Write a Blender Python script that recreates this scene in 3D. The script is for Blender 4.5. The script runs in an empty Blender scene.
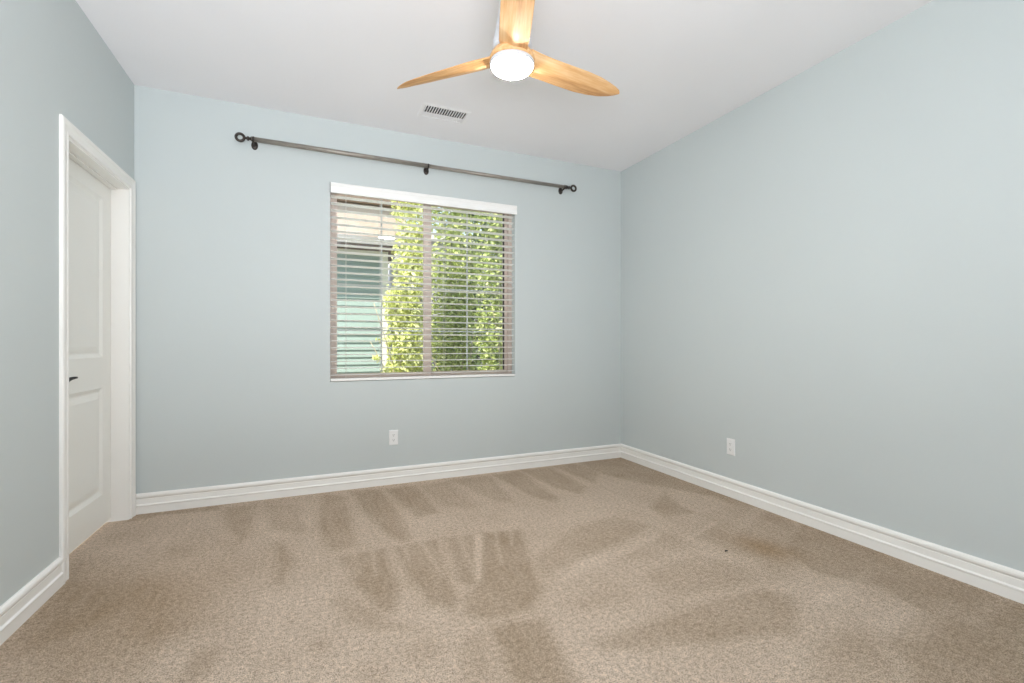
import bpy, bmesh, math, random
import numpy as np
from mathutils import Vector, Matrix

# ------------------------------------------------------------------ camera, light, exposure
scene = bpy.context.scene
COL = scene.collection
F_PX = 468.0
cam_data = bpy.data.cameras.new('camera')
cam_data.sensor_width = 36.0
cam_data.lens = F_PX / 1024.0 * 36.0
cam_data.shift_y = 2.0 / 1024.0
cam_data.clip_start = 0.02
cam = bpy.data.objects.new('camera', cam_data)
COL.objects.link(cam)
cam.location = (0.0, 0.0, 1.09)
cam.rotation_euler = (math.radians(90), 0, math.radians(-23.552))
scene.camera = cam

scene.view_settings.view_transform = 'Standard'
scene.view_settings.look = 'None'
scene.view_settings.exposure = 0.30
scene.view_settings.gamma = 1.0
scene.view_settings.use_curve_mapping = False
scene.cycles.use_denoising = True
scene.cycles.max_bounces = 14
scene.cycles.diffuse_bounces = 8
scene.cycles.transparent_max_bounces = 24
scene.cycles.sample_clamp_indirect = 6.0

world = bpy.data.worlds.new('sky')
scene.world = world
world.use_nodes = True
wn = world.node_tree.nodes
bg = wn['Background']
bg.inputs['Color'].default_value = (0.72, 0.86, 1.0, 1)
bg.inputs['Strength'].default_value = 1.3

LAMP_STRENGTH = 148.0
sun_data = bpy.data.lights.new('sun', 'SUN')
sun_data.energy = 8.0
sun_data.angle = math.radians(0.6)
sun_data.color = (1.0, 0.95, 0.86)
sun = bpy.data.objects.new('sun', sun_data)
COL.objects.link(sun)
sun.rotation_euler = Vector((-0.50, -0.42, 0.85)).to_track_quat('Z', 'Y').to_euler()

# daylight is an added fill behind the photographer, aimed up to brighten the ceiling
fill_data = bpy.data.lights.new('ceiling_fill', 'AREA')
fill_data.shape = 'RECTANGLE'
fill_data.size, fill_data.size_y = 1.3, 1.7
fill_data.energy = 190.0
fill_data.color = (0.92, 0.955, 1.0)
fill_lamp = bpy.data.objects.new('ceiling_fill', fill_data)
COL.objects.link(fill_lamp)
fill_lamp.location = (-0.27, -1.30, 1.05)
fill_lamp.rotation_euler = (math.radians(171), 0, math.radians(0))     # aimed almost straight up, through the added opening onto the ceiling

# ------------------------------------------------------------------ helpers
def srgb(r, g, b):
    f = lambda c: c / 12.92 if c <= 0.04045 else ((c + 0.055) / 1.055) ** 2.4
    return (f(r / 255), f(g / 255), f(b / 255), 1.0)

class MB:
    """collects shapes and links them as ONE mesh object"""
    def __init__(s):
        s.v, s.f, s.sm = [], [], []
    def add(s, verts, faces, smooth=False):
        o = len(s.v)
        s.v += [tuple(p) for p in verts]
        s.f += [tuple(i + o for i in f) for f in faces]
        s.sm += [smooth] * len(faces)
    def box(s, x0, x1, y0, y1, z0, z1):
        s.add([(x0,y0,z0),(x1,y0,z0),(x1,y1,z0),(x0,y1,z0),(x0,y0,z1),(x1,y0,z1),(x1,y1,z1),(x0,y1,z1)],
              [(0,3,2,1),(4,5,6,7),(0,1,5,4),(1,2,6,5),(2,3,7,6),(3,0,4,7)])
    def sweep(s, prof, a, b, ua, ub, smooth=False):
        """profile (u, w) extruded from a to b; ua / ub are the two axes"""
        a, b, ua, ub = Vector(a), Vector(b), Vector(ua), Vector(ub)
        n = len(prof)
        vs = [a + ua*u + ub*w for u, w in prof] + [b + ua*u + ub*w for u, w in prof]
        fs = [(i, (i+1) % n, n + (i+1) % n, n + i) for i in range(n)]
        fs += [tuple(range(n-1, -1, -1)), tuple(range(n, 2*n))]
        s.add(vs, fs, smooth)
    def lathe(s, prof, c, axis=(0,0,1), n=40, smooth=True, caps=False):
        """profile (r, h) spun about axis through c"""
        ax = Vector(axis).normalized()
        u = ax.orthogonal().normalized(); w = ax.cross(u)
        c = Vector(c); m = len(prof)
        vs = []
        for k in range(n):
            t = 2*math.pi*k/n
            d = u*math.cos(t) + w*math.sin(t)
            vs += [c + ax*h + d*r for r, h in prof]
        fs = []
        for k in range(n):
            k2 = (k+1) % n
            for i in range(m-1):
                fs.append((k*m+i, k2*m+i, k2*m+i+1, k*m+i+1))
        if caps:
            fs.append(tuple(k*m for k in range(n-1, -1, -1)))
            fs.append(tuple(k*m+m-1 for k in range(n)))
        s.add(vs, fs, smooth)
    def tube(s, pts, r, n=10, smooth=True):
        pts = [Vector(p) for p in pts]
        rs = r if isinstance(r, (list, tuple)) else [r]*len(pts)
        vs, fs = [], []
        for i, p in enumerate(pts):
            d = (pts[min(i+1, len(pts)-1)] - pts[max(i-1, 0)]).normalized()
            u = d.cross(Vector((0.13, 0.21, 0.97)))
            if u.length < 1e-3: u = d.cross(Vector((1, 0, 0)))
            u.normalize(); w = d.cross(u)
            for k in range(n):
                t = 2*math.pi*k/n
                vs.append(p + (u*math.cos(t) + w*math.sin(t))*rs[i])
        for i in range(len(pts)-1):
            for k in range(n):
                k2 = (k+1) % n
                fs.append((i*n+k, i*n+k2, (i+1)*n+k2, (i+1)*n+k))
        fs.append(tuple(range(n-1, -1, -1)))
        o = (len(pts)-1)*n
        fs.append(tuple(o+k for k in range(n)))
        s.add(vs, fs, smooth)
    def torus(s, c, R, r, axis, n=40, m=14):
        ax = Vector(axis).normalized(); u = ax.orthogonal().normalized(); w = ax.cross(u); c = Vector(c)
        vs, fs = [], []
        for k in range(n):
            t = 2*math.pi*k/n; d = u*math.cos(t)+w*math.sin(t)
            for j in range(m):
                q = 2*math.pi*j/m
                vs.append(c + d*(R+r*math.cos(q)) + ax*(r*math.sin(q)))
        for k in range(n):
            for j in range(m):
                fs.append((k*m+j, ((k+1)%n)*m+j, ((k+1)%n)*m+(j+1)%m, k*m+(j+1)%m))
        s.add(vs, fs, True)
    def build(s, name, mat, parent=None, bevel=0.0, loc=None):
        me = bpy.data.meshes.new(name)
        me.from_pydata(s.v, [], s.f)
        bm = bmesh.new(); bm.from_mesh(me)
        bmesh.ops.recalc_face_normals(bm, faces=bm.faces)
        bm.to_mesh(me); bm.free()
        me.polygons.foreach_set('use_smooth', s.sm)
        me.materials.append(mat)
        o = bpy.data.objects.new(name, me)
        COL.objects.link(o)
        if parent: o.parent = parent
        if loc: o.location = loc
        if bevel:
            b = o.modifiers.new('bevel', 'BEVEL'); b.width = bevel; b.segments = 2; b.limit_method = 'ANGLE'
        return o

def empty(name, loc):
    o = bpy.data.objects.new(name, None); COL.objects.link(o); o.location = loc
    o.empty_display_size = 0.1
    return o
def tag(o, label, cat, group=None, kind=None):
    o['label'] = label; o['category'] = cat
    if group: o['group'] = group
    if kind: o['kind'] = kind
    return o
def struct(o, label, cat): return tag(o, label, cat, kind='structure')
def keep(child, parent):
    """parent a child built in world space to a thing's Empty"""
    child.parent = parent
    child.matrix_parent_inverse = Matrix.Translation(-Vector(parent.location))
    return child

# ------------------------------------------------------------------ materials
def mat(name, col, rough=0.5, metal=0.0, spec=0.5):
    m = bpy.data.materials.new(name); m.use_nodes = True
    b = m.node_tree.nodes['Principled BSDF']
    b.inputs['Base Color'].default_value = col
    b.inputs['Roughness'].default_value = rough
    b.inputs['Metallic'].default_value = metal
    b.inputs['Specular IOR Level'].default_value = spec
    return m
def nodes(m): return m.node_tree.nodes, m.node_tree.links, m.node_tree.nodes['Principled BSDF']
def coords(m, scale=(1,1,1), kind='Object'):
    N, L, _ = nodes(m)
    tc = N.new('ShaderNodeTexCoord'); mp = N.new('ShaderNodeMapping')
    mp.inputs['Scale'].default_value = scale
    L.new(tc.outputs[kind], mp.inputs['Vector'])
    return mp.outputs['Vector']
def noise(m, vec, scale, detail=3, rough=0.5):
    N, L, _ = nodes(m)
    n = N.new('ShaderNodeTexNoise'); n.inputs['Scale'].default_value = scale
    n.inputs['Detail'].default_value = detail; n.inputs['Roughness'].default_value = rough
    L.new(vec, n.inputs['Vector'])
    return n.outputs['Fac']
def ramp(m, fac, stops):
    N, L, _ = nodes(m)
    r = N.new('ShaderNodeValToRGB')
    while len(r.color_ramp.elements) < len(stops): r.color_ramp.elements.new(0.5)
    for e, (p, c) in zip(r.color_ramp.elements, stops): e.position = p; e.color = c
    L.new(fac, r.inputs['Fac'])
    return r.outputs['Color']
def bump(m, h, strength, dist=0.002):
    N, L, b = nodes(m)
    n = N.new('ShaderNodeBump'); n.inputs['Strength'].default_value = strength; n.inputs['Distance'].default_value = dist
    L.new(h, n.inputs['Height']); L.new(n.outputs['Normal'], b.inputs['Normal'])
def mixc(m, fac, a, b_, mode='MIX'):
    N, L, _ = nodes(m)
    n = N.new('ShaderNodeMix'); n.data_type = 'RGBA'; n.blend_type = mode
    for sock, v in ((n.inputs[0], fac), (n.inputs[6], a), (n.inputs[7], b_)):
        if hasattr(v, 'is_output'): L.new(v, sock)
        else: sock.default_value = v
    return n.outputs[2]
def math_(m, op, a, b_=0.0, c=0.0, clamp=False):
    N, L, _ = nodes(m)
    n = N.new('ShaderNodeMath'); n.operation = op; n.use_clamp = clamp
    for i, v in enumerate((a, b_, c)):
        if hasattr(v, 'is_output'): L.new(v, n.inputs[i])
        else: n.inputs[i].default_value = v
    return n.outputs[0]

def painted(name, col, rough=0.6, bs=0.12, scale=90):
    m = mat(name, col, rough, spec=0.3)
    v = coords(m)
    h = noise(m, v, scale, 2)
    bump(m, h, bs, 0.002)
    N, L, b = nodes(m)
    lo = tuple(c*0.985 for c in col[:3]) + (1,)
    L.new(ramp(m, noise(m, v, 1.7, 2), [(0.3, lo), (0.7, col)]), b.inputs['Base Color'])
    return m

M = {}
M['wall'] = painted('pale blue wall paint', srgb(201, 207.5, 207.5), 0.55)
M['ceiling'] = painted('white ceiling paint', srgb(241, 240, 243), 0.8, 0.25, 70)
M['trim'] = painted('white trim paint', srgb(242, 240, 236), 0.35, 0.03, 40)
M['door'] = painted('white door paint', srgb(241, 240, 235), 0.4, 0.04, 60)
M['blind'] = mat('white blind', srgb(246, 245, 243), 0.45)
M['cord'] = mat('blind cord', srgb(222, 218, 212), 0.8)
M['vinyl'] = painted('tan window vinyl', srgb(200, 184, 174), 0.4, 0.02, 50)
M['grille'] = mat('window grille', srgb(205, 202, 200), 0.5)
M['gasket'] = mat('dark window gasket', srgb(52, 46, 44), 0.6)
M['plastic'] = mat('white outlet plastic', srgb(236, 236, 236), 0.3)
M['slot'] = mat('outlet slot', srgb(70, 68, 66), 0.6)
M['black'] = mat('black metal', srgb(20, 18, 17), 0.5, 0.0, 0.3)
M['vent'] = mat('white vent metal', srgb(240, 239, 241), 0.75)
M['ventdark'] = mat('dark duct', srgb(22, 22, 23), 0.9)
M['canopy'] = mat('satin white fan metal', srgb(205, 206, 210), 0.35, 0.0)
M['rod'] = mat('brushed pewter rod', srgb(150, 142, 132), 0.42, 0.45)
m = M['rod']
_N, _L, _b = nodes(m)
_L.new(ramp(m, noise(m, coords(m, (2, 60, 60)), 8, 3), [(0.3, srgb(128, 121, 113)), (0.7, srgb(172, 165, 156))]), _b.inputs['Base Color'])
M['bracket'] = mat('dark bronze', srgb(66, 60, 56), 0.4, 0.6)

# carpet: beige pile, lighter and darker where the nap lies one way or the other
m = M['carpet'] = mat('beige cut pile carpet', srgb(190, 166, 140), 0.95, spec=0.1)
N, L, b = nodes(m)
v = coords(m)
at = N.new('ShaderNodeAttribute'); at.attribute_name = 'nap'
st = N.new('ShaderNodeAttribute'); st.attribute_name = 'stain'
streak = noise(m, coords(m, (9, 1.6, 1)), 3.0, 4, 0.6)
patch = noise(m, v, 2.6, 4, 0.6)
nap = math_(m, 'ADD', at.outputs['Fac'], math_(m, 'MULTIPLY', math_(m, 'SUBTRACT', patch, 0.5), 1.3))
nap = math_(m, 'ADD', nap, math_(m, 'MULTIPLY', math_(m, 'SUBTRACT', streak, 0.5), 1.0))
base = ramp(m, math_(m, 'MULTIPLY_ADD', nap, 0.42, 0.34, True), [(0.0, srgb(230, 211, 192)), (1.0, srgb(169, 148, 124))])
base = mixc(m, math_(m, 'MULTIPLY', st.outputs['Fac'], 0.6), base, srgb(160, 126, 84))
pile = noise(m, v, 220, 3, 0.75)
pile2 = noise(m, v, 60, 2, 0.6)
pl = math_(m, 'ADD', math_(m, 'MULTIPLY', pile, 0.75), math_(m, 'MULTIPLY', pile2, 0.25))
spk = ramp(m, pl, [(0.36, (0.30, 0.27, 0.23, 1)), (0.5, (0.92, 0.91, 0.90, 1)), (0.63, (1.42, 1.42, 1.42, 1))])
L.new(mixc(m, 1.0, base, spk, 'MULTIPLY'), b.inputs['Base Color'])
bump(m, pl, 0.9, 0.012)

# fan blade: pale orange wood, grain along the blade
m = M['wood'] = mat('maple fan wood', srgb(222, 172, 112), 0.55)
N, L, b = nodes(m)
v = coords(m, (1.4, 22, 22))
g = noise(m, v, 3.2, 5, 0.6)
g2 = noise(m, coords(m, (0.7, 6, 6)), 2.0, 3)
g = math_(m, 'ADD', math_(m, 'MULTIPLY', g, 0.55), math_(m, 'MULTIPLY', g2, 0.45))
L.new(ramp(m, g, [(0.32, srgb(184, 125, 70)), (0.5, srgb(221, 171, 116)), (0.66, srgb(238, 203, 156))]), b.inputs['Base Color'])

m = M['lamp'] = mat('lit fan light diffuser', (1, 1, 1, 1), 0.5)
_b = m.node_tree.nodes['Principled BSDF']
_b.inputs['Emission Color'].default_value = (1.0, 0.98, 0.955, 1)
_b.inputs['Emission Strength'].default_value = LAMP_STRENGTH

# window glass: clear, mirrors the room at the photograph's shallow angle
m = M['glass'] = bpy.data.materials.new('window glass'); m.use_nodes = True
N, L = m.node_tree.nodes, m.node_tree.links
N.clear()
out = N.new('ShaderNodeOutputMaterial'); mx = N.new('ShaderNodeMixShader')
tr = N.new('ShaderNodeBsdfTransparent'); gl = N.new('ShaderNodeBsdfGlossy'); gl.inputs['Roughness'].default_value = 0.0
tr.inputs['Color'].default_value = (0.95, 0.97, 0.96, 1)
fr = N.new('ShaderNodeFresnel'); fr.inputs['IOR'].default_value = 1.9
ge = N.new('ShaderNodeNewGeometry'); sb = N.new('ShaderNodeMath'); sb.operation = 'SUBTRACT'; sb.inputs[0].default_value = 1.0
mu = N.new('ShaderNodeMath'); mu.operation = 'MULTIPLY'
L.new(ge.outputs['Backfacing'], sb.inputs[1]); L.new(sb.outputs[0], mu.inputs[0]); L.new(fr.outputs[0], mu.inputs[1])
L.new(mu.outputs[0], mx.inputs[0]); L.new(tr.outputs[0], mx.inputs[1]); L.new(gl.outputs[0], mx.inputs[2])
L.new(mx.outputs[0], out.inputs['Surface'])

# outdoors
M['siding'] = painted('teal lap siding paint', srgb(152, 168, 163), 0.6, 0.1, 60)
M['stucco'] = painted('pinkish beige stucco', srgb(203, 182, 170), 0.85, 0.4, 120)
M['exttrim'] = mat('cream exterior trim', srgb(232, 228, 214), 0.6)
M['roofedge'] = mat('dark brown roof edge', srgb(92, 70, 52), 0.7)
M['bark'] = painted('pale bark', srgb(190, 176, 150), 0.9, 0.5, 30)
m = M['soil'] = mat('soil paled for bounce', srgb(180, 168, 150), 0.95)  # soil colour raised so the ground bounces more light onto the blind slats
N, L, b = nodes(m)
L.new(ramp(m, noise(m, coords(m), 6, 6, 0.7), [(0.3, srgb(150, 138, 122)), (0.7, srgb(200, 188, 170))]), b.inputs['Base Color'])
def leaf_mat(name, stops, trans):
    m = mat(name, stops[0][1], 0.45)
    N, L, b = nodes(m)
    a = N.new('ShaderNodeAttribute'); a.attribute_name = 'tint'
    c = ramp(m, a.outputs['Fac'], stops)
    L.new(c, b.inputs['Base Color'])
    t = N.new('ShaderNodeBsdfTranslucent'); L.new(c, t.inputs['Color'])
    x = N.new('ShaderNodeMixShader'); x.inputs[0].default_value = trans
    o = N['Material Output']
    L.new(b.outputs[0], x.inputs[1]); L.new(t.outputs[0], x.inputs[2]); L.new(x.outputs[0], o.inputs['Surface'])
    return m
M['leaf_bright'] = leaf_mat('yellow green leaves', [(0.0, srgb(134, 146, 66)), (0.5, srgb(212, 216, 128)), (1.0, srgb(244, 244, 196))], 0.4)
M['leaf_mid'] = leaf_mat('mid green leaves', [(0.0, srgb(84, 106, 46)), (0.5, srgb(166, 180, 96)), (1.0, srgb(234, 236, 172))], 0.35)
M['leaf_dark'] = leaf_mat('deep green leaves', [(0.0, srgb(40, 62, 26)), (0.5, srgb(84, 112, 48)), (1.0, srgb(150, 168, 84))], 0.25)
M['fascia'] = mat('grey fascia paint', srgb(150, 146, 144), 0.6)
M['outwall'] = painted('lilac grey wall paint', srgb(196, 192, 196), 0.7, 0.2, 40)

# nap of the carpet: (darkness, outline on the floor)
NAP = [
 (0.8,[(-1.06,3.7),(-0.54,3.67),(-0.53,3.58),(-0.81,3.62),(-1.02,3.55)]),
 (0.7,[(-0.51,3.61),(-0.33,3.59),(-0.31,3.08),(-0.33,2.94),(-0.44,3.21)]),
 (0.55,[(-0.25,3.53),(-0.05,3.49),(-0.02,2.95),(-0.2,3.07)]),
 (0.8,[(-0.18,2.88),(-0.11,2.79),(-0.06,2.6),(-0.11,2.36),(-0.15,2.39),(-0.13,2.57)]),
 (0.4,[(-0.4,2.66),(-0.33,2.6),(-0.31,2.49),(-0.38,2.57)]),
 (0.4,[(-0.42,2.98),(-0.34,2.94),(-0.33,2.8),(-0.38,2.8)]),
 (0.35,[(-0.7,3.03),(-0.56,3.01),(-0.53,2.86),(-0.66,2.89)]),
 (0.7,[(0.1,3.66),(0.25,3.53),(0.24,2.65),(0.14,2.63),(0.08,2.69),(0.05,3.09)]),
 (0.85,[(0.28,3.65),(0.5,3.61),(0.54,3.11),(0.52,2.61),(0.47,2.58),(0.39,2.82),(0.32,3.25)]),
 (0.85,[(0.53,3.6),(0.76,3.6),(0.77,2.96),(0.63,2.92),(0.58,3.19)]),
 (0.5,[(0.77,3.6),(1.03,3.59),(1.06,2.97),(0.98,2.93),(0.83,3.08)]),
 (0.55,[(1.06,3.62),(1.38,3.63),(1.3,2.93),(1.18,3.04)]),
 (0.8,[(1.4,3.62),(1.65,3.64),(1.62,2.91),(1.56,2.84),(1.47,2.97)]),
 (0.8,[(1.68,3.67),(1.96,3.65),(1.93,3.02),(1.8,2.91),(1.71,3.12)]),
 (0.7,[(2.0,3.66),(2.21,3.67),(2.26,3.33),(2.04,3.08)]),
 (0.9,[(0.14,2.54),(0.38,2.55),(0.37,2.1),(0.32,1.93),(0.27,1.97),(0.2,2.21)]),
 (0.9,[(0.41,2.55),(0.68,2.56),(0.6,2.09),(0.6,1.91),(0.55,1.84),(0.47,1.93),(0.43,2.24)]),
 (0.9,[(0.71,2.55),(0.77,2.54),(0.72,2.04),(0.66,1.99),(0.63,2.08)]),
 (0.8,[(0.79,2.54),(0.87,2.53),(0.72,2.08),(0.73,2.17)]),
 (0.9,[(0.92,2.54),(1.15,2.49),(1.04,2.15),(0.95,1.84),(0.83,1.72),(0.66,1.73),(0.57,1.8),(0.6,1.91),(0.72,2.04)]),
 (0.6,[(0.09,2.14),(0.15,2.15),(0.31,1.86),(0.41,1.77),(0.25,1.82),(0.13,1.94)]),
 (0.6,[(1.45,2.39),(1.78,2.45),(1.87,2.23),(1.43,2.07),(1.15,1.99),(0.98,1.93),(1.06,2.14)]),
 (0.75,[(2.08,2.48),(2.41,2.71),(2.3,2.44),(2.29,2.29),(2.06,2.32)]),
 (0.7,[(2.29,3.73),(2.85,3.81),(2.84,3.25),(2.88,2.64),(2.74,1.94),(2.54,1.8),(2.66,2.48),(2.48,2.79),(2.32,3.06),(2.23,3.43)]),
 (0.4,[(1.85,2.14),(1.94,2.06),(1.86,1.92),(1.54,1.87),(1.4,1.99)]),
 (0.45,[(2.3,2.24),(2.71,2.32),(2.69,1.9),(2.06,1.46),(1.91,1.5),(2.09,1.66),(2.01,1.89),(1.99,2.0)]),
 (0.5,[(1.42,1.76),(1.66,1.82),(1.84,1.85),(1.97,1.61),(1.89,1.51),(1.64,1.53),(1.48,1.57),(1.43,1.66)]),
 (0.75,[(1.59,1.48),(1.86,1.45),(1.91,1.35),(1.69,1.19),(1.47,1.25),(1.17,1.32),(0.96,1.39),(0.94,1.46),(1.24,1.46)]),
 (0.45,[(0.98,1.7),(1.19,1.72),(1.3,1.65),(1.06,1.63)]),
 (0.85,[(2.76,1.92),(2.75,1.62),(2.74,0.94),(2.66,0.82),(2.03,0.63),(1.65,0.79),(1.88,0.93),(1.94,1.02),(2.29,1.07),(2.35,1.26),(2.21,1.45),(2.3,1.7)]),
 (0.5,[(1.85,1.12),(1.94,1.1),(1.85,0.94),(1.77,0.85),(1.5,0.91),(1.47,1.0),(1.65,1.08)]),
 (0.95,[(0.64,1.69),(0.73,1.68),(0.86,1.65),(0.81,1.37),(0.79,1.21),(0.59,1.29)]),
 (0.5,[(0.53,1.66),(0.61,1.66),(0.57,1.39),(0.46,1.44)]),
 (0.45,[(0.17,1.66),(0.23,1.63),(0.22,1.53),(0.17,1.55)]),
 (0.45,[(0.32,1.66),(0.41,1.69),(0.43,1.62),(0.37,1.58)]),
 (0.7,[(0.02,1.85),(0.05,1.85),(0.05,1.8),(0.02,1.82)]),
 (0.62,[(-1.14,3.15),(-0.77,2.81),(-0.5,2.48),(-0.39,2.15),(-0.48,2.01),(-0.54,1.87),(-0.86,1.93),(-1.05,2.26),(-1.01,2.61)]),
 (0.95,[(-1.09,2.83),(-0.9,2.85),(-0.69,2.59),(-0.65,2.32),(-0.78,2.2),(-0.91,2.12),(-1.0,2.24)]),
 (0.6,[(-0.39,1.81),(-0.37,1.98),(-0.28,1.95),(-0.29,1.84),(-0.34,1.77)]),
 (0.35,[(-1.06,3.13),(-0.82,3.16),(-0.83,3.27),(-1.01,3.43),(-1.03,3.29)]),
 (-0.9,[(0.87,2.52),(0.91,2.53),(0.73,2.04),(0.71,2.04)]),
 (-0.6,[(0.56,2.55),(0.58,2.55),(0.59,2.15),(0.57,2.13)]),
 (-0.6,[(0.66,2.55),(0.68,2.55),(0.64,2.38),(0.63,2.39)]),
 (-0.6,[(0.99,2.53),(1.0,2.52),(0.88,2.13),(0.86,2.12)]),
 (-0.6,[(1.08,2.51),(1.09,2.5),(1.02,2.32),(1.0,2.31)]),
 (-0.6,[(0.47,2.54),(0.48,2.54),(0.47,2.37),(0.46,2.36)]),
 (-0.6,[(0.3,2.54),(0.32,2.54),(0.3,2.27),(0.29,2.26)]),
 (-0.5,[(0.21,2.54),(0.22,2.54),(0.21,2.31),(0.2,2.3)]),
 (-0.6,[(1.23,2.01),(1.49,2.05),(1.85,2.15),(1.82,2.08),(1.47,1.97),(1.12,1.89),(0.98,1.83)]),
 (-0.6,[(1.9,2.0),(2.27,2.14),(2.27,2.1),(1.94,1.99)]),
 (-0.6,[(1.95,1.32),(2.23,1.33),(2.2,1.3),(1.93,1.27)]),
 (-0.5,[(2.04,1.01),(2.49,1.07),(2.49,1.05),(2.06,0.98)]),
 (-0.5,[(2.37,0.98),(2.78,1.01),(2.75,0.98),(2.4,0.95)]),
 (-0.5,[(2.03,1.1),(2.27,1.12),(2.26,1.1),(2.05,1.08)]),
 (-0.5,[(2.16,1.32),(2.45,1.37),(2.43,1.35),(2.15,1.29)]),
 (-0.5,[(2.21,1.98),(2.75,2.19),(2.75,2.15),(2.19,1.93)]),
 (-0.4,[(-0.48,2.01),(-0.43,2.12),(-0.38,2.01),(-0.4,1.89),(-0.46,1.92)]),
]

# ------------------------------------------------------------------ room shell
XL, XR, YB, YF, H = -1.016, 2.756, 3.70, -0.75, 2.74
T = 0.16
WX0, WX1, WZ0, WZ1 = 0.150, 1.642, 0.806, 2.283       # window opening
DY0, DY1, DZ = 2.812, 3.612, 2.053                       # door opening in the left wall

# carpet floor with the vacuum cleaner's tracks
def inside(px, py, poly):
    r = np.zeros(px.shape, bool); n = len(poly)
    for i in range(n):
        x0, y0 = poly[i]; x1, y1 = poly[(i+1) % n]
        if y0 == y1: continue
        c = ((y0 > py) != (y1 > py)) & (px < (x1-x0)*(py-y0)/(y1-y0)+x0)
        r ^= c
    return r
def edge_dist(px, py, poly):
    d = np.full(px.shape, 9.0); n = len(poly)
    for i in range(n):
        x0, y0 = poly[i]; x1, y1 = poly[(i+1) % n]
        dx, dy = x1-x0, y1-y0; l = dx*dx+dy*dy
        if l == 0: continue
        t = np.clip(((px-x0)*dx+(py-y0)*dy)/l, 0, 1)
        d = np.minimum(d, np.hypot(px-x0-t*dx, py-y0-t*dy))
    return d
STEP = 0.012
gx = np.arange(XL-0.14, XR+STEP, STEP); gy = np.arange(YF, YB+STEP, STEP)
GX, GY = np.meshgrid(gx, gy)
nap = np.zeros(GX.shape)
for w, poly in NAP:
    ins = inside(GX, GY, poly); d = edge_dist(GX, GY, poly)
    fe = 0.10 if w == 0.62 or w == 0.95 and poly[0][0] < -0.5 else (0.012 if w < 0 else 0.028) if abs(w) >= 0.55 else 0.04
    s = np.clip(0.5 + np.where(ins, d, -d)/(2*fe), 0, 1)
    if w > 0: nap = np.maximum(nap, w*s)
    else: nap = nap + 1.3*w*s*np.clip(nap+0.35, 0, 1)
stain = np.exp(-(((GX-2.23)/0.12)**2 + ((GY-1.75)/0.16)**2)) * 0.9
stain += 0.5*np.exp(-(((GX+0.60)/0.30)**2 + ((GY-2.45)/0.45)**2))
ny, nx = GX.shape
vs = np.stack([GX.ravel(), GY.ravel(), np.zeros(GX.size)], 1)
idx = np.arange(ny*nx).reshape(ny, nx)
fs = np.stack([idx[:-1,:-1].ravel(), idx[:-1,1:].ravel(), idx[1:,1:].ravel(), idx[1:,:-1].ravel()], 1)
me = bpy.data.meshes.new('floor'); me.from_pydata(vs.tolist(), [], fs.tolist())
a = me.attributes.new('nap', 'FLOAT', 'POINT'); a.data.foreach_set('value', nap.ravel().astype(np.float32))
a = me.attributes.new('stain', 'FLOAT', 'POINT'); a.data.foreach_set('value', stain.ravel().astype(np.float32))
me.materials.append(M['carpet'])
floor = bpy.data.objects.new('floor', me); COL.objects.link(floor)
struct(floor, 'beige carpet floor with wedge shaped vacuum tracks', 'floor')

VX0, VX1, VY0, VY1 = 0.744, 1.054, 3.200, 3.366         # hole for the air vent
mb = MB()
mb.box(XL-T, XR+T, YF-T, VY0, H, H+0.16); mb.box(XL-T, XR+T, VY1, YB+T, H, H+0.16)
mb.box(XL-T, VX0, VY0, VY1, H, H+0.16); mb.box(VX1, XR+T, VY0, VY1, H, H+0.16)
struct(mb.build('ceiling', M['ceiling']), 'flat white ceiling over the empty bedroom', 'ceiling')
mb = MB()
mb.box(XL-T, WX0, YB, YB+T, 0, H); mb.box(WX1, XR+T, YB, YB+T, 0, H)
mb.box(WX0, WX1, YB, YB+T, 0, WZ0); mb.box(WX0, WX1, YB, YB+T, WZ1, H)
struct(mb.build('wall_back', M['wall']), 'pale blue wall that holds the window and curtain rod', 'wall')
mb = MB()
mb.box(XL-T, XL, YF, DY0, 0, H); mb.box(XL-T, XL, DY1, YB, 0, H); mb.box(XL-T, XL, DY0, DY1, DZ, H)
struct(mb.build('wall_left', M['wall']), 'pale blue wall with the white door in it', 'wall')
mb = MB(); mb.box(XR, XR+T, YF, YB, 0, H)
struct(mb.build('wall_right', M['wall']), 'long plain pale blue wall with one outlet near the floor', 'wall')
mb = MB()   # wall behind the photographer, with an unseen opening added for the fill light
fx0, fx1, fz0, fz1 = -0.95, 0.40, 0.35, 2.3
mb.box(XL-T, fx0, YF-T, YF, 0, H); mb.box(fx1, XR+T, YF-T, YF, 0, H)
mb.box(fx0, fx1, YF-T, YF, 0, fz0); mb.box(fx0, fx1, YF-T, YF, fz1, H)
struct(mb.build('wall_front', M['wall']), 'pale blue wall behind the camera with a wide opening added to let fill light in', 'wall')

CW = 0.070
# baseboards: rounded top bead, groove, flat, ridge, thicker foot
BB = [(0,0),(0.014,0),(0.014,0.046),(0.0165,0.050),(0.0165,0.056),(0.0095,0.062),(0.0085,0.092),(0.0060,0.096),
      (0.0120,0.101),(0.0150,0.108),(0.0150,0.116),(0.0115,0.124),(0.006,0.129),(0,0.130)]
mb = MB(); mb.sweep(BB, (XL, YB, 0), (XR, YB, 0), (0,-1,0), (0,0,1))
struct(mb.build('baseboard_back', M['trim']), 'white moulded baseboard under the window', 'baseboard')
mb = MB(); mb.sweep(BB, (XR, YB, 0), (XR, YF, 0), (-1,0,0), (0,0,1))
struct(mb.build('baseboard_right', M['trim']), 'long white moulded baseboard along the plain wall', 'baseboard')
mb = MB(); mb.sweep(BB, (XL, YF, 0), (XL, DY0-CW, 0), (1,0,0), (0,0,1))
struct(mb.build('baseboard_left', M['trim']), 'short white moulded baseboard that ends at the door casing', 'baseboard')
mb = MB(); mb.sweep(BB, (XL, YF, 0), (XR, YF, 0), (0,1,0), (0,0,1))
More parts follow.
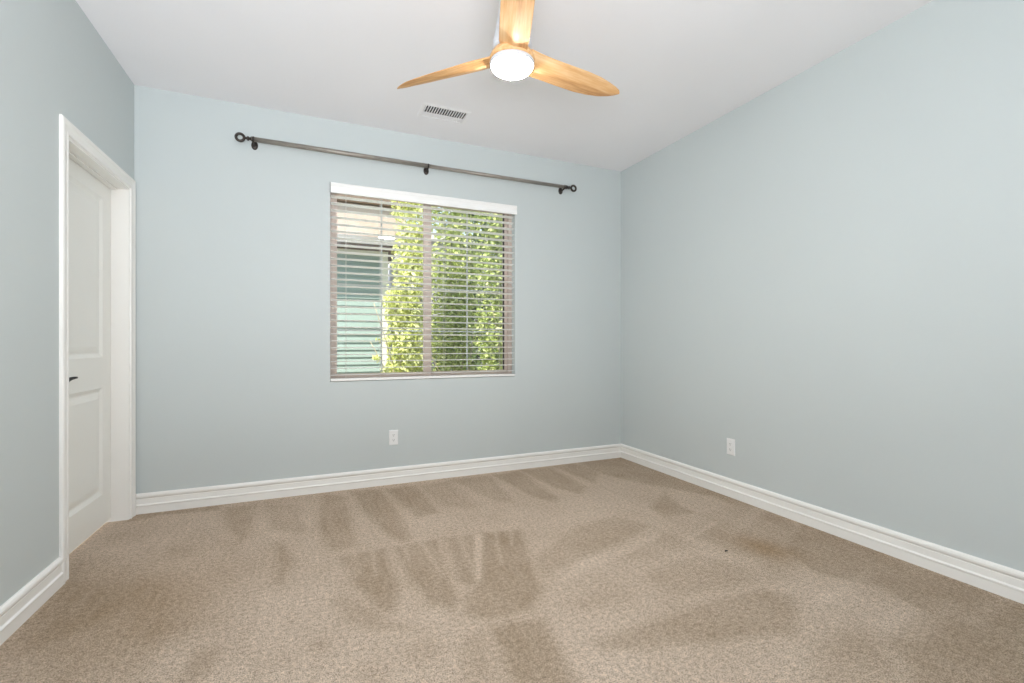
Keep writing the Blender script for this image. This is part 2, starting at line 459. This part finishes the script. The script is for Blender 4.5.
struct(mb.build('baseboard_front', M['trim']), 'white moulded baseboard behind the camera', 'baseboard')

# door casing (mitred profile around three sides), jamb lining and stop
CW = 0.070
CP = [(0,0),(0.003,0.010),(0.012,0.011),(0.017,0.0085),(0.044,0.011),(0.049,0.014),(0.058,0.0155),(0.066,0.0135),(CW,0.008),(CW,0)]
mb = MB()
n = len(CP)
rail = [(DY0, 0.0), (DY0, DZ), (DY1, DZ), (DY1, 0.0)]
rings = []
for k, (y, z) in enumerate(rail):
    oy = -1 if k < 2 else 1; oz = 0 if k in (0, 3) else 1
    rings.append([(XL+t, y + oy*u, z + oz*u) for u, t in CP])
vs = [p for r in rings for p in r]; fs = []
for k in range(3):
    for i in range(n):
        j = (i+1) % n
        fs.append((k*n+i, k*n+j, (k+1)*n+j, (k+1)*n+i))
fs += [tuple(range(n)), tuple(range(4*n-1, 3*n-1, -1))]
mb.add(vs, fs)
struct(mb.build('trim_1', M['trim']), 'white moulded casing around the door', 'door casing')
mb = MB()
JT = 0.012
mb.box(XL-T, XL+0.001, DY0, DY0+JT, 0, DZ); mb.box(XL-T, XL+0.001, DY1-JT, DY1, 0, DZ); mb.box(XL-T, XL+0.001, DY0+JT, DY1-JT, DZ-JT, DZ)
mb.box(XL-0.084, XL-0.055, DY0+JT, DY0+JT+0.010, 0, DZ-JT)
mb.box(XL-0.084, XL-0.055, DY0+JT+0.01, DY1-JT, DZ-JT-0.010, DZ-JT)
struct(mb.build('trim_2', M['trim']), 'white jamb lining the recessed doorway', 'door jamb')

# the door leaf: two moulded panels
def panel_door():
    mb = MB()
    x = XL-0.087; y0, y1, z0, z1 = DY0+JT+0.004, DY1-JT-0.005, 0.022, DZ-JT-0.003
    pans = [(y0+0.115, y1-0.113, 0.205, 0.832), (y0+0.115, y1-0.113, 1.010, 1.945)]
    mb.add([(x-0.035,y0,z0),(x-0.035,y1,z0),(x-0.035,y1,z1),(x-0.035,y0,z1),(x,y0,z0),(x,y1,z0),(x,y1,z1),(x,y0,z1)],
           [(0,1,2,3),(0,4,5,1),(1,5,6,2),(2,6,7,3),(3,7,4,0)])
    def face(a0, a1, b0, b1): mb.add([(x,a0,b0),(x,a1,b0),(x,a1,b1),(x,a0,b1)], [(0,1,2,3)])
    pa0, pa1 = pans[0][0], pans[0][1]
    face(y0, pa0, z0, z1); face(pa1, y1, z0, z1)
    face(pa0, pa1, z0, pans[0][2]); face(pa0, pa1, pans[0][3], pans[1][2]); face(pa0, pa1, pans[1][3], z1)
    for a0, a1, b0, b1 in pans:
        steps = [(0,0),(0.006,-0.004),(0.020,-0.012),(0.030,-0.012),(0.036,-0.009),(0.062,-0.0035)]
        loops = [[(x+d, a0+i, b0+i),(x+d, a1-i, b0+i),(x+d, a1-i, b1-i),(x+d, a0+i, b1-i)] for i, d in steps]
        vs = [p for l in loops for p in l]; fs = []
        for k in range(len(loops)-1):
            for i in range(4):
                j = (i+1) % 4; fs.append((k*4+i, k*4+j, k*4+4+j, k*4+4+i))
        e = (len(loops)-1)*4; fs.append((e, e+1, e+2, e+3))
        mb.add(vs, fs)
    return mb.build('door_1', M['door'])
door = struct(panel_door(), 'white two panel interior door closed in the recessed doorway', 'door')
mb = MB()
hx, hy, hz = XL-0.087, DY0+0.078, 0.905
mb.lathe([(0.001,0),(0.031,0),(0.031,0.006),(0.026,0.010),(0.013,0.012),(0.011,0.040),(0.012,0.052),(0.001,0.053)], (hx, hy, hz), (1,0,0), 28)
pts, rs = [], []
for k in range(9):
    t = k/8
    pts.append((hx+0.047 - 0.006*math.sin(t*3.14), hy - 0.004 + 0.138*t, hz - 0.010 + 0.024*math.sin(t*1.7))); rs.append(0.014 - 0.009*t)
mb.tube(pts, rs, 12)
hd = mb.build('door_handle', M['black'], door); hd['label'] = 'black curved lever handle'

# the left wall runs 0.6 degrees off square: turn it and all that is fixed to it about the back corner
SKEW = Matrix.Translation((XL, YB, 0)) @ Matrix.Rotation(math.radians(-0.6), 4, 'Z') @ Matrix.Translation((-XL, -YB, 0))
for o in list(COL.objects):
    if o.name in ('wall_left', 'baseboard_left', 'trim_1', 'trim_2', 'door_1'): o.matrix_world = SKEW

# ------------------------------------------------------------------ window in the back wall
win = empty('window_1', ((WX0+WX1)/2, YB+0.10, WZ0))
struct(win, 'tan framed sliding window behind the white blind, garden outside', 'window')
fy0, fy1 = YB+0.070, YB+0.145
mb = MB()
def ring(mb, x0, x1, z0, z1, w, y0, y1, wb=None, wt=None):
    wb = wb or w; wt = wt or w
    mb.box(x0, x0+w, y0, y1, z0, z1); mb.box(x1-w, x1, y0, y1, z0, z1)
    mb.box(x0+w, x1-w, y0, y1, z0, z0+wb); mb.box(x0+w, x1-w, y0, y1, z1-wt, z1)
ring(mb, WX0, WX1, WZ0, WZ1, 0.030, fy0, fy1, 0.034)
keep(mb.build('frame', M['vinyl'], bevel=0.003), win)
MX = 0.898
for x0, x1, yy in ((WX0+0.030, MX+0.030, fy0+0.012), (MX-0.020, WX1-0.030, fy0+0.036)):
    right = yy > fy0+0.02
    sw = 0.026
    wl, wr = (0.030, 0.026) if right else (0.022, 0.066)     # the meeting stile is the wide one
    mb = MB(); z0, z1 = WZ0+0.034, WZ1-0.030
    mb.box(x0, x0+wl, yy, yy+0.022, z0, z1); mb.box(x1-wr, x1, yy, yy+0.022, z0, z1)
    mb.box(x0+wl, x1-wr, yy, yy+0.022, z0, z0+0.020); mb.box(x0+wl, x1-wr, yy, yy+0.022, z1-0.024, z1)
    sash = keep(mb.build('sash', M['vinyl'], bevel=0.002), win)
    gx0, gx1, gz0, gz1 = x0+wl, x1-wr, z0+0.020, z1-0.024
    if right:
        mb = MB(); mb.box(gx1-0.010, gx1-0.0002, yy+0.003, yy+0.019, gz0, gz1)
        g = mb.build('gasket', M['gasket']); g.parent = sash; g['label'] = 'dark weatherstrip'
    mb = MB(); mb.box(gx0+0.004, gx1-0.004, yy+0.009, yy+0.013, gz0+0.004, gz1-0.004)
    g = mb.build('pane', M['glass']); g.parent = sash; g['label'] = 'clear glass pane'
    mb = MB()
    xm = (gx0+gx1)/2
    mb.box(xm-0.006, xm+0.006, yy+0.0135, yy+0.0185, gz0+0.005, gz1-0.005)
    for z in (1.192, 1.543, 1.896): mb.box(gx0+0.005, gx1-0.005, yy+0.014, yy+0.018, z-0.006, z+0.006)
    g = mb.build('grille', M['grille']); g.parent = sash

# the blind: valance, headrail, slats, ladder cords, bottom rail
blind = empty('window_blind', ((WX0+WX1)/2, YB+0.03, WZ0))
tag(blind, 'white horizontal slat blind lowered with open slats inside the window recess', 'blind')
bx0, bx1 = WX0+0.006, WX1-0.006
VP = [(0,0),(0.010,0),(0.012,0.004),(0.012,0.020),(0.009,0.024),(0.009,0.050),(0.012,0.054),(0.013,0.070),(0.008,0.077),(0,0.077)]
mb = MB(); mb.sweep(VP, (WX0+0.002, YB-0.004, 2.202), (WX1+0.012, YB-0.004, 2.202), (0,-1,0), (0,0,1))
keep(mb.build('valance', M['blind']), blind)
mb = MB(); mb.box(WX0-0.001, WX0+0.0015, YB-0.016, YB-0.004, 2.204, 2.277)
keep(mb.build('end_clip', M['gasket']), blind)
mb = MB(); mb.box(bx0, bx1, YB+0.004, YB+0.056, 2.222, 2.270)
keep(mb.build('headrail', M['blind']), blind)
pitch = 0.0512
zs = [2.185 - pitch*k for k in range(27)]
zs = [z for z in zs if z > 0.845]
mb = MB()
SP = [(-0.025, 0.0), (-0.0245, -0.0014), (-0.012, 0.0006), (0.0, 0.0014), (0.012, 0.0006), (0.0245, -0.0014), (0.025, 0.0),
      (0.012, 0.0032), (0.0, 0.0042), (-0.012, 0.0032)]
SP = [(u, w-0.001) for u, w in SP]
yc = YB+0.029
ang = math.radians(-6.5)
mb.sweep(SP, (bx0, 0, 0), (bx1, 0, 0), (0, math.cos(ang), math.sin(ang)), (0, -math.sin(ang), math.cos(ang)))
slat = mb.build('slat', M['blind'])
slats = [slat]
for z in zs[1:]:
    c = slat.copy(); COL.objects.link(c); slats.append(c)
for c, z in zip(slats, zs):
    c.location = (0, yc, z); keep(c, blind)
mb = MB(); mb.box(bx0-0.003, bx1+0.003, YB-0.006, YB+0.052, WZ0+0.004, WZ0+0.022)
keep(mb.build('bottom_rail', M['blind'], bevel=0.003), blind)
for x in (0.262, 0.513, 1.02, 1.522):
    mb = MB()
    for y in (YB+0.0015, YB+0.0565): mb.tube([(x, y, 2.225), (x, y, WZ0+0.02)], 0.0011, 6)
    keep(mb.build('ladder_cord', M['cord']), blind)

# ------------------------------------------------------------------ curtain rod
RY, RZ = 3.636, 2.485
rod = empty('curtain_rod', (0.88, RY, RZ))
tag(rod, 'long pewter curtain rod with open ring finials on the wall above the window', 'curtain rod')
mb = MB()
mb.lathe([(0.001,-0.352),(0.0165,-0.352),(0.0165,0.878),(0.001,0.878)], (0, RY, RZ), (1,0,0), 24)
keep(mb.build('rod_section', M['rod']), rod)
mb = MB()
mb.lathe([(0.001,0.870),(0.0145,0.870),(0.0145,2.116),(0.001,2.116)], (0, RY, RZ), (1,0,0), 24)
keep(mb.build('rod_section', M['rod']), rod)
def finial(x, sg):
    mb = MB()
    mb.lathe([(0.001,-0.008),(0.016,-0.008),(0.017,0),(0.016,0.010),(0.010,0.014),(0.009,0.022),(0.015,0.026),(0.016,0.031),(0.010,0.036),(0.007,0.042),(0.009,0.050),(0.001,0.052)],
             (x, RY, RZ), (sg,0,0), 24)
    mb.torus((x+sg*0.0765, RY, RZ), 0.0240, 0.0090, (0,1,0))
    keep(mb.build('finial', M['bracket']), rod)
finial(-0.345, -1); finial(2.112, 1)
for x in (-0.338, 0.866, 2.092):
    mb = MB()
    # oval wall plate, arm, cradle with a thumb screw
    a, b_ = 0.021, 0.031
    cx, cz = x-0.002, RZ-0.018
    prof = [(1.0, 0.0), (1.0, 0.004), (0.85, 0.008), (0.4, 0.010), (0.0, 0.0102)]
    n = 28; vs = []; fs = []
    for s_, d in prof:
        for k in range(n):
            t = 2*math.pi*k/n; vs.append((cx+a*s_*math.cos(t), YB-d, cz+b_*s_*math.sin(t)))
    for i in range(len(prof)-1):
        for k in range(n): fs.append((i*n+k, i*n+(k+1)%n, (i+1)*n+(k+1)%n, (i+1)*n+k))
    mb.add(vs, fs, True)
    mb.tube([(cx, YB-0.006, cz), (cx, YB-0.035, cz-0.004), (cx, RY+0.012, RZ-0.020), (cx, RY, RZ-0.0180)], 0.006, 12)
    arc = [(cx, RY+0.0190*math.cos(t), RZ+0.0190*math.sin(t)) for t in [math.radians(q) for q in range(-215, 36, 25)]]
    mb.tube(arc, 0.0042, 10)
    mb.tube([(cx, RY-0.012, RZ-0.010), (cx, RY-0.028, RZ-0.014)], 0.004, 10)
    keep(mb.build('bracket', M['bracket']), rod)

# ------------------------------------------------------------------ outlets
def outlet(loc, rz, label):
    """front faces local -y; local origin on the wall"""
    r = empty('wall_outlet', loc); r.rotation_euler = (0, 0, rz)
    tag(r, label, 'outlet')
    mb = MB()
    w, h = 0.035, 0.0575
    loops = [(w, h, 0.0), (w, h, -0.003), (w-0.003, h-0.003, -0.0055), (w-0.008, h-0.008, -0.0062)]
    vs = []; fs = []
    for a_, b2, d in loops: vs += [(-a_,d,-b2),(a_,d,-b2),(a_,d,b2),(-a_,d,b2)]
    for k in range(3):
        for i in range(4): fs.append((k*4+i, k*4+(i+1)%4, k*4+4+(i+1)%4, k*4+4+i))
    fs += [(12,13,14,15),(3,2,1,0)]
    mb.add(vs, fs); mb.build('cover_plate', M['plastic'], r)
    for sz in (0.0195, -0.0195):
        mb = MB(); n = 32; ring_ = []
        for k in range(n):
            t = 2*math.pi*k/n
            ring_.append((max(-0.0145, min(0.0145, 0.0172*math.cos(t))), sz+0.0143*math.sin(t)))
        vs = [(x, -0.006, z) for x, z in ring_] + [(x, -0.0082, z) for x, z in ring_]
        mb.add(vs, [(i, (i+1)%n, n+(i+1)%n, n+i) for i in range(n)] + [tuple(range(n, 2*n))])
        rec = mb.build('receptacle', M['plastic'], r)
        mb = MB()
        mb.box(-0.0072, -0.0050, -0.0086, -0.0080, sz-0.001, sz+0.0075); mb.box(0.0050, 0.0070, -0.0086, -0.0080, sz, sz+0.0068)
        mb.lathe([(0.0001,0),(0.0026,0),(0.0026,0.0006),(0.0001,0.0006)], (0, -0.0080, sz-0.0062), (0,-1,0), 14)
        s_ = mb.build('slots', M['slot'], rec); s_['label'] = 'dark plug slots'
    mb = MB(); mb.lathe([(0.003,0),(0.003,0.001),(0.0015,0.0018),(0.0001,0.0019)], (0, -0.006, 0), (0,-1,0), 16)
    mb.build('screw', M['plastic'], r)
outlet((0.609, YB, 0.360), 0.0, 'white duplex outlet on the pale blue wall below the window')
outlet((XR, 2.427, 0.356), -math.pi/2, 'white duplex outlet low on the long plain right wall')

# ------------------------------------------------------------------ ceiling vent
vent = empty('ceiling_vent', (0.900, 3.281, H))
tag(vent, 'white rectangular air vent with dark slits set in the ceiling', 'vent')
vx0, vx1, vy0, vy1 = VX0, VX1, VY0, VY1
mb = MB()
loops = [(0.022, 0.0), (0.021, 0.0015), (0.004, 0.003), (-0.003, 0.003), (-0.003, -0.003)]
vs = []; fs = []
for o_, d in loops: vs += [(vx0-o_,vy0-o_,H-d),(vx1+o_,vy0-o_,H-d),(vx1+o_,vy1+o_,H-d),(vx0-o_,vy1+o_,H-d)]
for k in range(4):
    for i in range(4): fs.append((k*4+i, k*4+(i+1)%4, k*4+4+(i+1)%4, k*4+4+i))
mb.add(vs, fs); keep(mb.build('frame', M['vent']), vent)
mb = MB()
e = 0.0015; d0, d1 = H+0.004, H+0.158
mb.add([(vx0+e,vy0+e,d0),(vx1-e,vy0+e,d0),(vx1-e,vy1-e,d0),(vx0+e,vy1-e,d0),(vx0+e,vy0+e,d1),(vx1-e,vy0+e,d1),(vx1-e,vy1-e,d1),(vx0+e,vy1-e,d1)],
       [(4,5,6,7),(0,1,5,4),(1,2,6,5),(2,3,7,6),(3,0,4,7)])
keep(mb.build('duct', M['ventdark']), vent)
mb = MB(); nb = 17
for k in range(nb):
    x = vx0 + (k+0.5)*(vx1-vx0)/nb
    mb.box(x-0.0034, x+0.0034, vy0+0.002, vy1-0.002, H-0.003, H+0.001)
keep(mb.build('louvres', M['vent']), vent)
mb = MB(); mb.box(vx0+0.003, vx1-0.003, vy1-0.060, vy1-0.003, H+0.002, H+0.004)
keep(mb.build('damper', M['vent']), vent)

# ------------------------------------------------------------------ ceiling fan
FX, FY = 0.848, 1.945
fan = empty('ceiling_fan', (FX, FY, H))
tag(fan, 'three blade ceiling fan with pale orange wooden blades and a lit round light', 'ceiling fan')
FZ = 2.333 - H     # underside of the light, relative to the ceiling
mb = MB(); mb.lathe([(0.0,0.0),(0.066,0.0),(0.068,-0.010),(0.060,-0.05),(0.058,-0.12),(0.066,-0.18),(0.078,-0.24),(0.088,-0.29),(0.092,-0.325),(0.0,-0.33)][::-1], (0,0,0), (0,0,1), 48)
mb.build('motor_housing', M['canopy'], fan)
mb = MB(); mb.lathe([(0.0,FZ+0.086),(0.070,FZ+0.086),(0.086,FZ+0.076),(0.098,FZ+0.058),(0.104,FZ+0.042),(0.103,FZ+0.034),(0.099,FZ+0.030),(0.0,FZ+0.030)][::-1], (0,0,0), (0,0,1), 64)
mb.build('hub', M['wood'], fan)
mb = MB(); mb.lathe([(0.0,FZ+0.031),(0.099,FZ+0.031),(0.101,FZ+0.026),(0.100,FZ+0.014),(0.095,FZ+0.012),(0.0,FZ+0.012)][::-1], (0,0,0), (0,0,1), 64)
mb.build('light_ring', M['canopy'], fan)
mb = MB()
pr = [(0.0945, FZ+0.013)]
for k in range(1, 11):
    t = k/10*math.pi/2; pr.append((0.0945*math.cos(t), FZ+0.013-0.032*math.sin(t)))
mb.lathe(pr, (0,0,0), (0,0,1), 64)
lamp = mb.build('light_diffuser', M['lamp'], fan); lamp['label'] = 'lit white round diffuser'

def interp(tab, x):
    for (x0, y0), (x1, y1) in zip(tab, tab[1:]):
        if x <= x1:
            t = (x-x0)/(x1-x0); t = t*t*(3-2*t) if False else t
            return y0+(y1-y0)*t
    return tab[-1][1]
def blade_mesh():
    """local x along the blade, +y the lower edge"""
    mb = MB()
    NS, NP = 40, 26
    chord = [(0.05,0.130),(0.12,0.132),(0.2,0.134),(0.3,0.134),(0.42,0.132),(0.50,0.120),(0.57,0.096),(0.62,0.068),(0.655,0.038),(0.672,0.008)]
    pit = [(0.05,22),(0.12,16),(0.2,14),(0.42,18),(0.66,18)]
    mid = [(0.05,0.0),(0.20,0.004),(0.42,0.006),(0.58,0.004),(0.66,-0.004)]
    zc = [(0.05,0.0),(0.12,0.0),(0.3,0.006),(0.66,0.022)]
    th = [(0.05,0.034),(0.12,0.028),(0.22,0.022),(0.4,0.018),(0.6,0.012),(0.66,0.004)]
    vs = []
    for i in range(NS+1):
        t = i/NS
        r = 0.05 + (0.672-0.05)*(1-(1-t)**1.5)
        c = interp(chord, r); p = math.radians(interp(pit, r)); m_ = interp(mid, r); z = interp(zc, r); h = interp(th, r)
        for k in range(NP):
            a_ = 2*math.pi*k/NP
            u = math.cos(a_)*c/2
            s_ = math.sin(a_)
            w = (h*0.55*abs(s_)**0.8 if s_ > 0 else -h*0.75*max(0.12*abs(s_), 1-abs(2*u/c-0.1)/0.9))   # keel along the underside
            vs.append((r, m_ + u*math.cos(p) + w*math.sin(p), z - u*math.sin(p) + w*math.cos(p)))
    fs = []
    for i in range(NS):
        for k in range(NP):
            fs.append((i*NP+k, i*NP+(k+1)%NP, (i+1)*NP+(k+1)%NP, (i+1)*NP+k))
    fs += [tuple(range(NP-1,-1,-1)), tuple(NS*NP+k for k in range(NP))]
    mb.add(vs, fs, True)
    return mb
blade = blade_mesh().build('blade', M['wood'], fan)
for i, ang in enumerate((9.2, 129.2, 249.2)):
    b_ = blade if i == 0 else blade.copy()
    if i: COL.objects.link(b_)
    b_.parent = fan
    b_.location = (0, 0, FZ+0.060); b_.rotation_euler = (0, 0, math.radians(ang))

# ------------------------------------------------------------------ scrap on the carpet
mb = MB()
pts = [(-0.012,0,0.0035),(-0.004,0.006,0.006),(0.004,0.002,0.005),(0.012,0.007,0.0035)]
mb.tube(pts, [0.002,0.0034,0.003,0.0015], 8)
sc = mb.build('lint_scrap', M['bracket'], loc=(2.008, 1.794, 0))
tag(sc, 'tiny dark scrap lying on the beige carpet by the right wall', 'scrap')

# ------------------------------------------------------------------ outside the window
GZ = -0.15
mb = MB(); mb.box(-8, 12, YB+T, 16, GZ-0.1, GZ)
struct(mb.build('ground', M['soil']), 'bare garden soil outside the window', 'ground')

NY = 6.45; NX = 0.955
house = empty('neighbour_house', (-1.2, NY+1.5, GZ))
tag(house, 'neighbouring house with teal lap siding and a pinkish stucco band under the roof', 'house')
mb = MB()
mb.box(-4.5, NX-0.02, NY+0.03, NY+1.9, GZ, 2.83)
ex = 0.0965; z = GZ
while z < 2.28:
    mb.sweep([(0,0),(-0.030,0),(-0.012,ex),(0,ex)], (-4.5, NY+0.03, z), (NX-0.03, NY+0.03, z), (0,1,0), (0,0,1))
    z += ex
keep(mb.build('siding_wall', M['siding']), house)
mb = MB(); mb.box(NX-0.05, NX+0.03, NY-0.022, NY+0.10, GZ, 2.30)
keep(mb.build('corner_board', M['exttrim']), house)
mb = MB(); mb.box(-4.5, NX+0.03, NY-0.03, NY+0.05, 2.255, 2.32)
keep(mb.build('frieze_board', M['exttrim']), house)
mb = MB(); mb.box(-4.7, NX+0.22, NY-0.30, NY+2.0, 2.44, 2.84)
keep(mb.build('stucco_band', M['stucco'], bevel=0.01), house)
mb = MB(); mb.box(-4.7, NX+0.21, NY-0.32, NY+2.0, 2.345, 2.44)
keep(mb.build('fascia', M['fascia']), house)
mb = MB(); mb.box(-4.65, NX+0.18, NY-0.29, NY+1.95, 2.315, 2.345)
keep(mb.build('soffit', M['roofedge']), house)
mb = MB()
mb.sweep([(-0.36,0),(2.08,0),(2.08,0.04),(0.86,0.55),(-0.36,0.04)], (-4.8, NY, 2.84), (NX+0.28, NY, 2.84), (0,1,0), (0,0,1))
keep(mb.build('roof', M['roofedge']), house)

gw = empty('outbuilding', (4.0, 9.5, GZ))
tag(gw, 'pale grey outbuilding glimpsed far behind the shrubs', 'outbuilding')
mb = MB(); mb.box(1.36, 9.0, 8.6, 10.6, GZ, 3.0); keep(mb.build('wall_body', M['outwall']), gw)
mb = MB(); mb.box(1.34, 9.1, 8.5, 10.7, 3.0, 3.12); keep(mb.build('roof_edge', M['exttrim'], bevel=0.01), gw)

rng = np.random.default_rng(7)
def foliage(clumps, n, size, tint_mu, name, mat_, parent, up=0.35):
    """leaf-shaped folded quads scattered over the clumps (x, y, z, rx, ry, rz, share)"""
    sh = np.array([c[6] for c in clumps], float); sh /= sh.sum()
    which = rng.choice(len(clumps), n, p=sh)
    C = np.array([c[:3] for c in clumps])[which]; R = np.array([c[3:6] for c in clumps])[which]
    d = rng.normal(size=(n, 3)); d /= np.linalg.norm(d, axis=1)[:, None]
    rad = rng.random(n)**0.45
    P = C + d*R*rad[:, None]
    nor = d*0.6 + rng.normal(size=(n, 3))*0.55 + np.array([0.1, -0.25, up]); nor /= np.linalg.norm(nor, axis=1)[:, None]
    ax = np.cross(nor, rng.normal(size=(n, 3))); ax /= np.linalg.norm(ax, axis=1)[:, None]
    sd = np.cross(nor, ax)
    s_ = size*(0.65+0.7*rng.random(n))[:, None]
    base, tip = P-ax*s_*0.5, P+ax*s_*0.5
    l1, r1 = P-ax*s_*0.08+sd*s_*0.27+nor*s_*0.08, P-ax*s_*0.08-sd*s_*0.27+nor*s_*0.08
    m0 = P-nor*s_*0.02
    V = np.stack([base, l1, tip, r1, m0], 1).reshape(-1, 3)
    o = np.arange(n)[:, None]*5
    Fc = np.concatenate([o+np.array([[0,4,1,-1]]), o+np.array([[1,4,2,-1]]), o+np.array([[0,3,4,-1]]), o+np.array([[4,3,2,-1]])], 0)[:, :3]
    me = bpy.data.meshes.new(name); me.from_pydata(V.tolist(), [], Fc.tolist())
    tint = np.clip(tint_mu + rng.normal(size=n)*0.22, 0, 1)
    a = me.attributes.new('tint', 'FLOAT', 'POINT'); a.data.foreach_set('value', np.repeat(tint, 5).astype(np.float32))
    me.materials.append(mat_)
    o_ = bpy.data.objects.new(name, me); COL.objects.link(o_)
    keep(o_, parent)
    return o_
def stems(base, tops, r0, parent, name='stem'):
    for tp in tops:
        mb = MB(); b0 = Vector(base); t0 = Vector(tp)
        pts = []
        for k in range(8):
            t = k/7
            p = b0.lerp(t0, t) + Vector((math.sin(t*5+tp[0]*9)*0.03*t, math.cos(t*4+tp[2]*7)*0.03*t, math.sin(t*3.14)*0.10))
            pts.append(p)
        mb.tube(pts, [r0*(1-0.75*k/7) for k in range(8)], 7)
        keep(mb.build(name, M['bark']), parent)
def shrub(name, base, clumps, n, size, tint, lm, tops, r0, label, up=0.35):
    r = empty(name, base); tag(r, label, 'shrub', 'shrubs outside the window')
    stems(base, tops, r0, r)
    foliage(clumps, n, size, tint, 'foliage', M[lm], r, up)
    return r
s1 = shrub('leafy_shrub', (1.00, 5.10, GZ),
      [(0.97,5.10,0.55,0.24,0.28,0.62,2.4),(0.99,5.12,1.15,0.23,0.26,0.45,2),(0.95,5.08,1.50,0.23,0.24,0.30,1),(1.06,5.12,1.95,0.24,0.25,0.45,1.5),(1.06,5.12,2.60,0.26,0.22,0.50,1.1),
       (0.78,4.97,1.53,0.10,0.06,0.06,0.05),(0.68,4.92,1.13,0.05,0.05,0.03,0.02),(0.64,4.92,0.94,0.05,0.04,0.03,0.02),(0.74,4.92,0.83,0.07,0.05,0.05,0.03),(0.82,4.92,0.72,0.06,0.05,0.06,0.04)],
      7800, 0.060, 0.62, 'leaf_bright',
      [(1.07,5.15,2.9),(0.83,5.02,1.72),(0.60,4.92,1.12),(1.15,5.15,2.0),(0.64,4.91,1.5)], 0.013,
      'pale yellow green leafy shrub in front of the teal siding', 0.45)
s2 = shrub('leafy_shrub', (1.78, 5.85, GZ),
      [(1.76,5.85,0.5,0.44,0.30,0.65,2),(1.72,5.85,1.35,0.40,0.28,0.60,2),(1.80,5.86,2.1,0.42,0.28,0.60,1.8),(1.72,5.85,2.95,0.44,0.27,0.60,1.4)],
      8500, 0.062, 0.60, 'leaf_mid',
      [(1.65,5.8,3.1),(1.95,5.8,2.5),(1.40,5.70,1.0),(2.05,5.75,1.6)], 0.018,
      'tall mid green shrub with pale stems behind the window mullion')
s3 = shrub('leafy_shrub', (2.16, 5.10, GZ),
      [(2.12,5.10,0.5,0.36,0.30,0.62,2),(2.10,5.10,1.25,0.34,0.30,0.52,2),(2.14,5.10,1.9,0.35,0.30,0.52,1.8),(2.12,5.10,2.55,0.36,0.28,0.50,1.4)],
      7800, 0.060, 0.52, 'leaf_mid',
      [(2.1,5.05,2.8),(2.35,5.05,2.2),(1.92,4.95,1.5)], 0.016,
      'deeper green shrub filling the right edge of the window')
s5 = shrub('hedge_shrub', (2.9, 7.2, GZ),
      [(2.35,7.2,0.8,0.55,0.40,0.95,2),(2.3,7.2,2.0,0.55,0.40,0.8,2),(3.1,7.3,1.0,0.70,0.40,1.1,2),(2.4,7.2,3.1,0.60,0.40,0.75,1.6),(3.2,7.3,2.5,0.7,0.40,1.0,2),(3.9,7.3,1.3,0.6,0.4,1.2,2)],
      9000, 0.090, 0.35, 'leaf_dark', [(2.4,7.2,2.4),(2.9,7.2,2.8),(3.6,7.3,2.2)], 0.03,
      'dark green hedge shrub seen in the gaps behind the nearer shrubs')
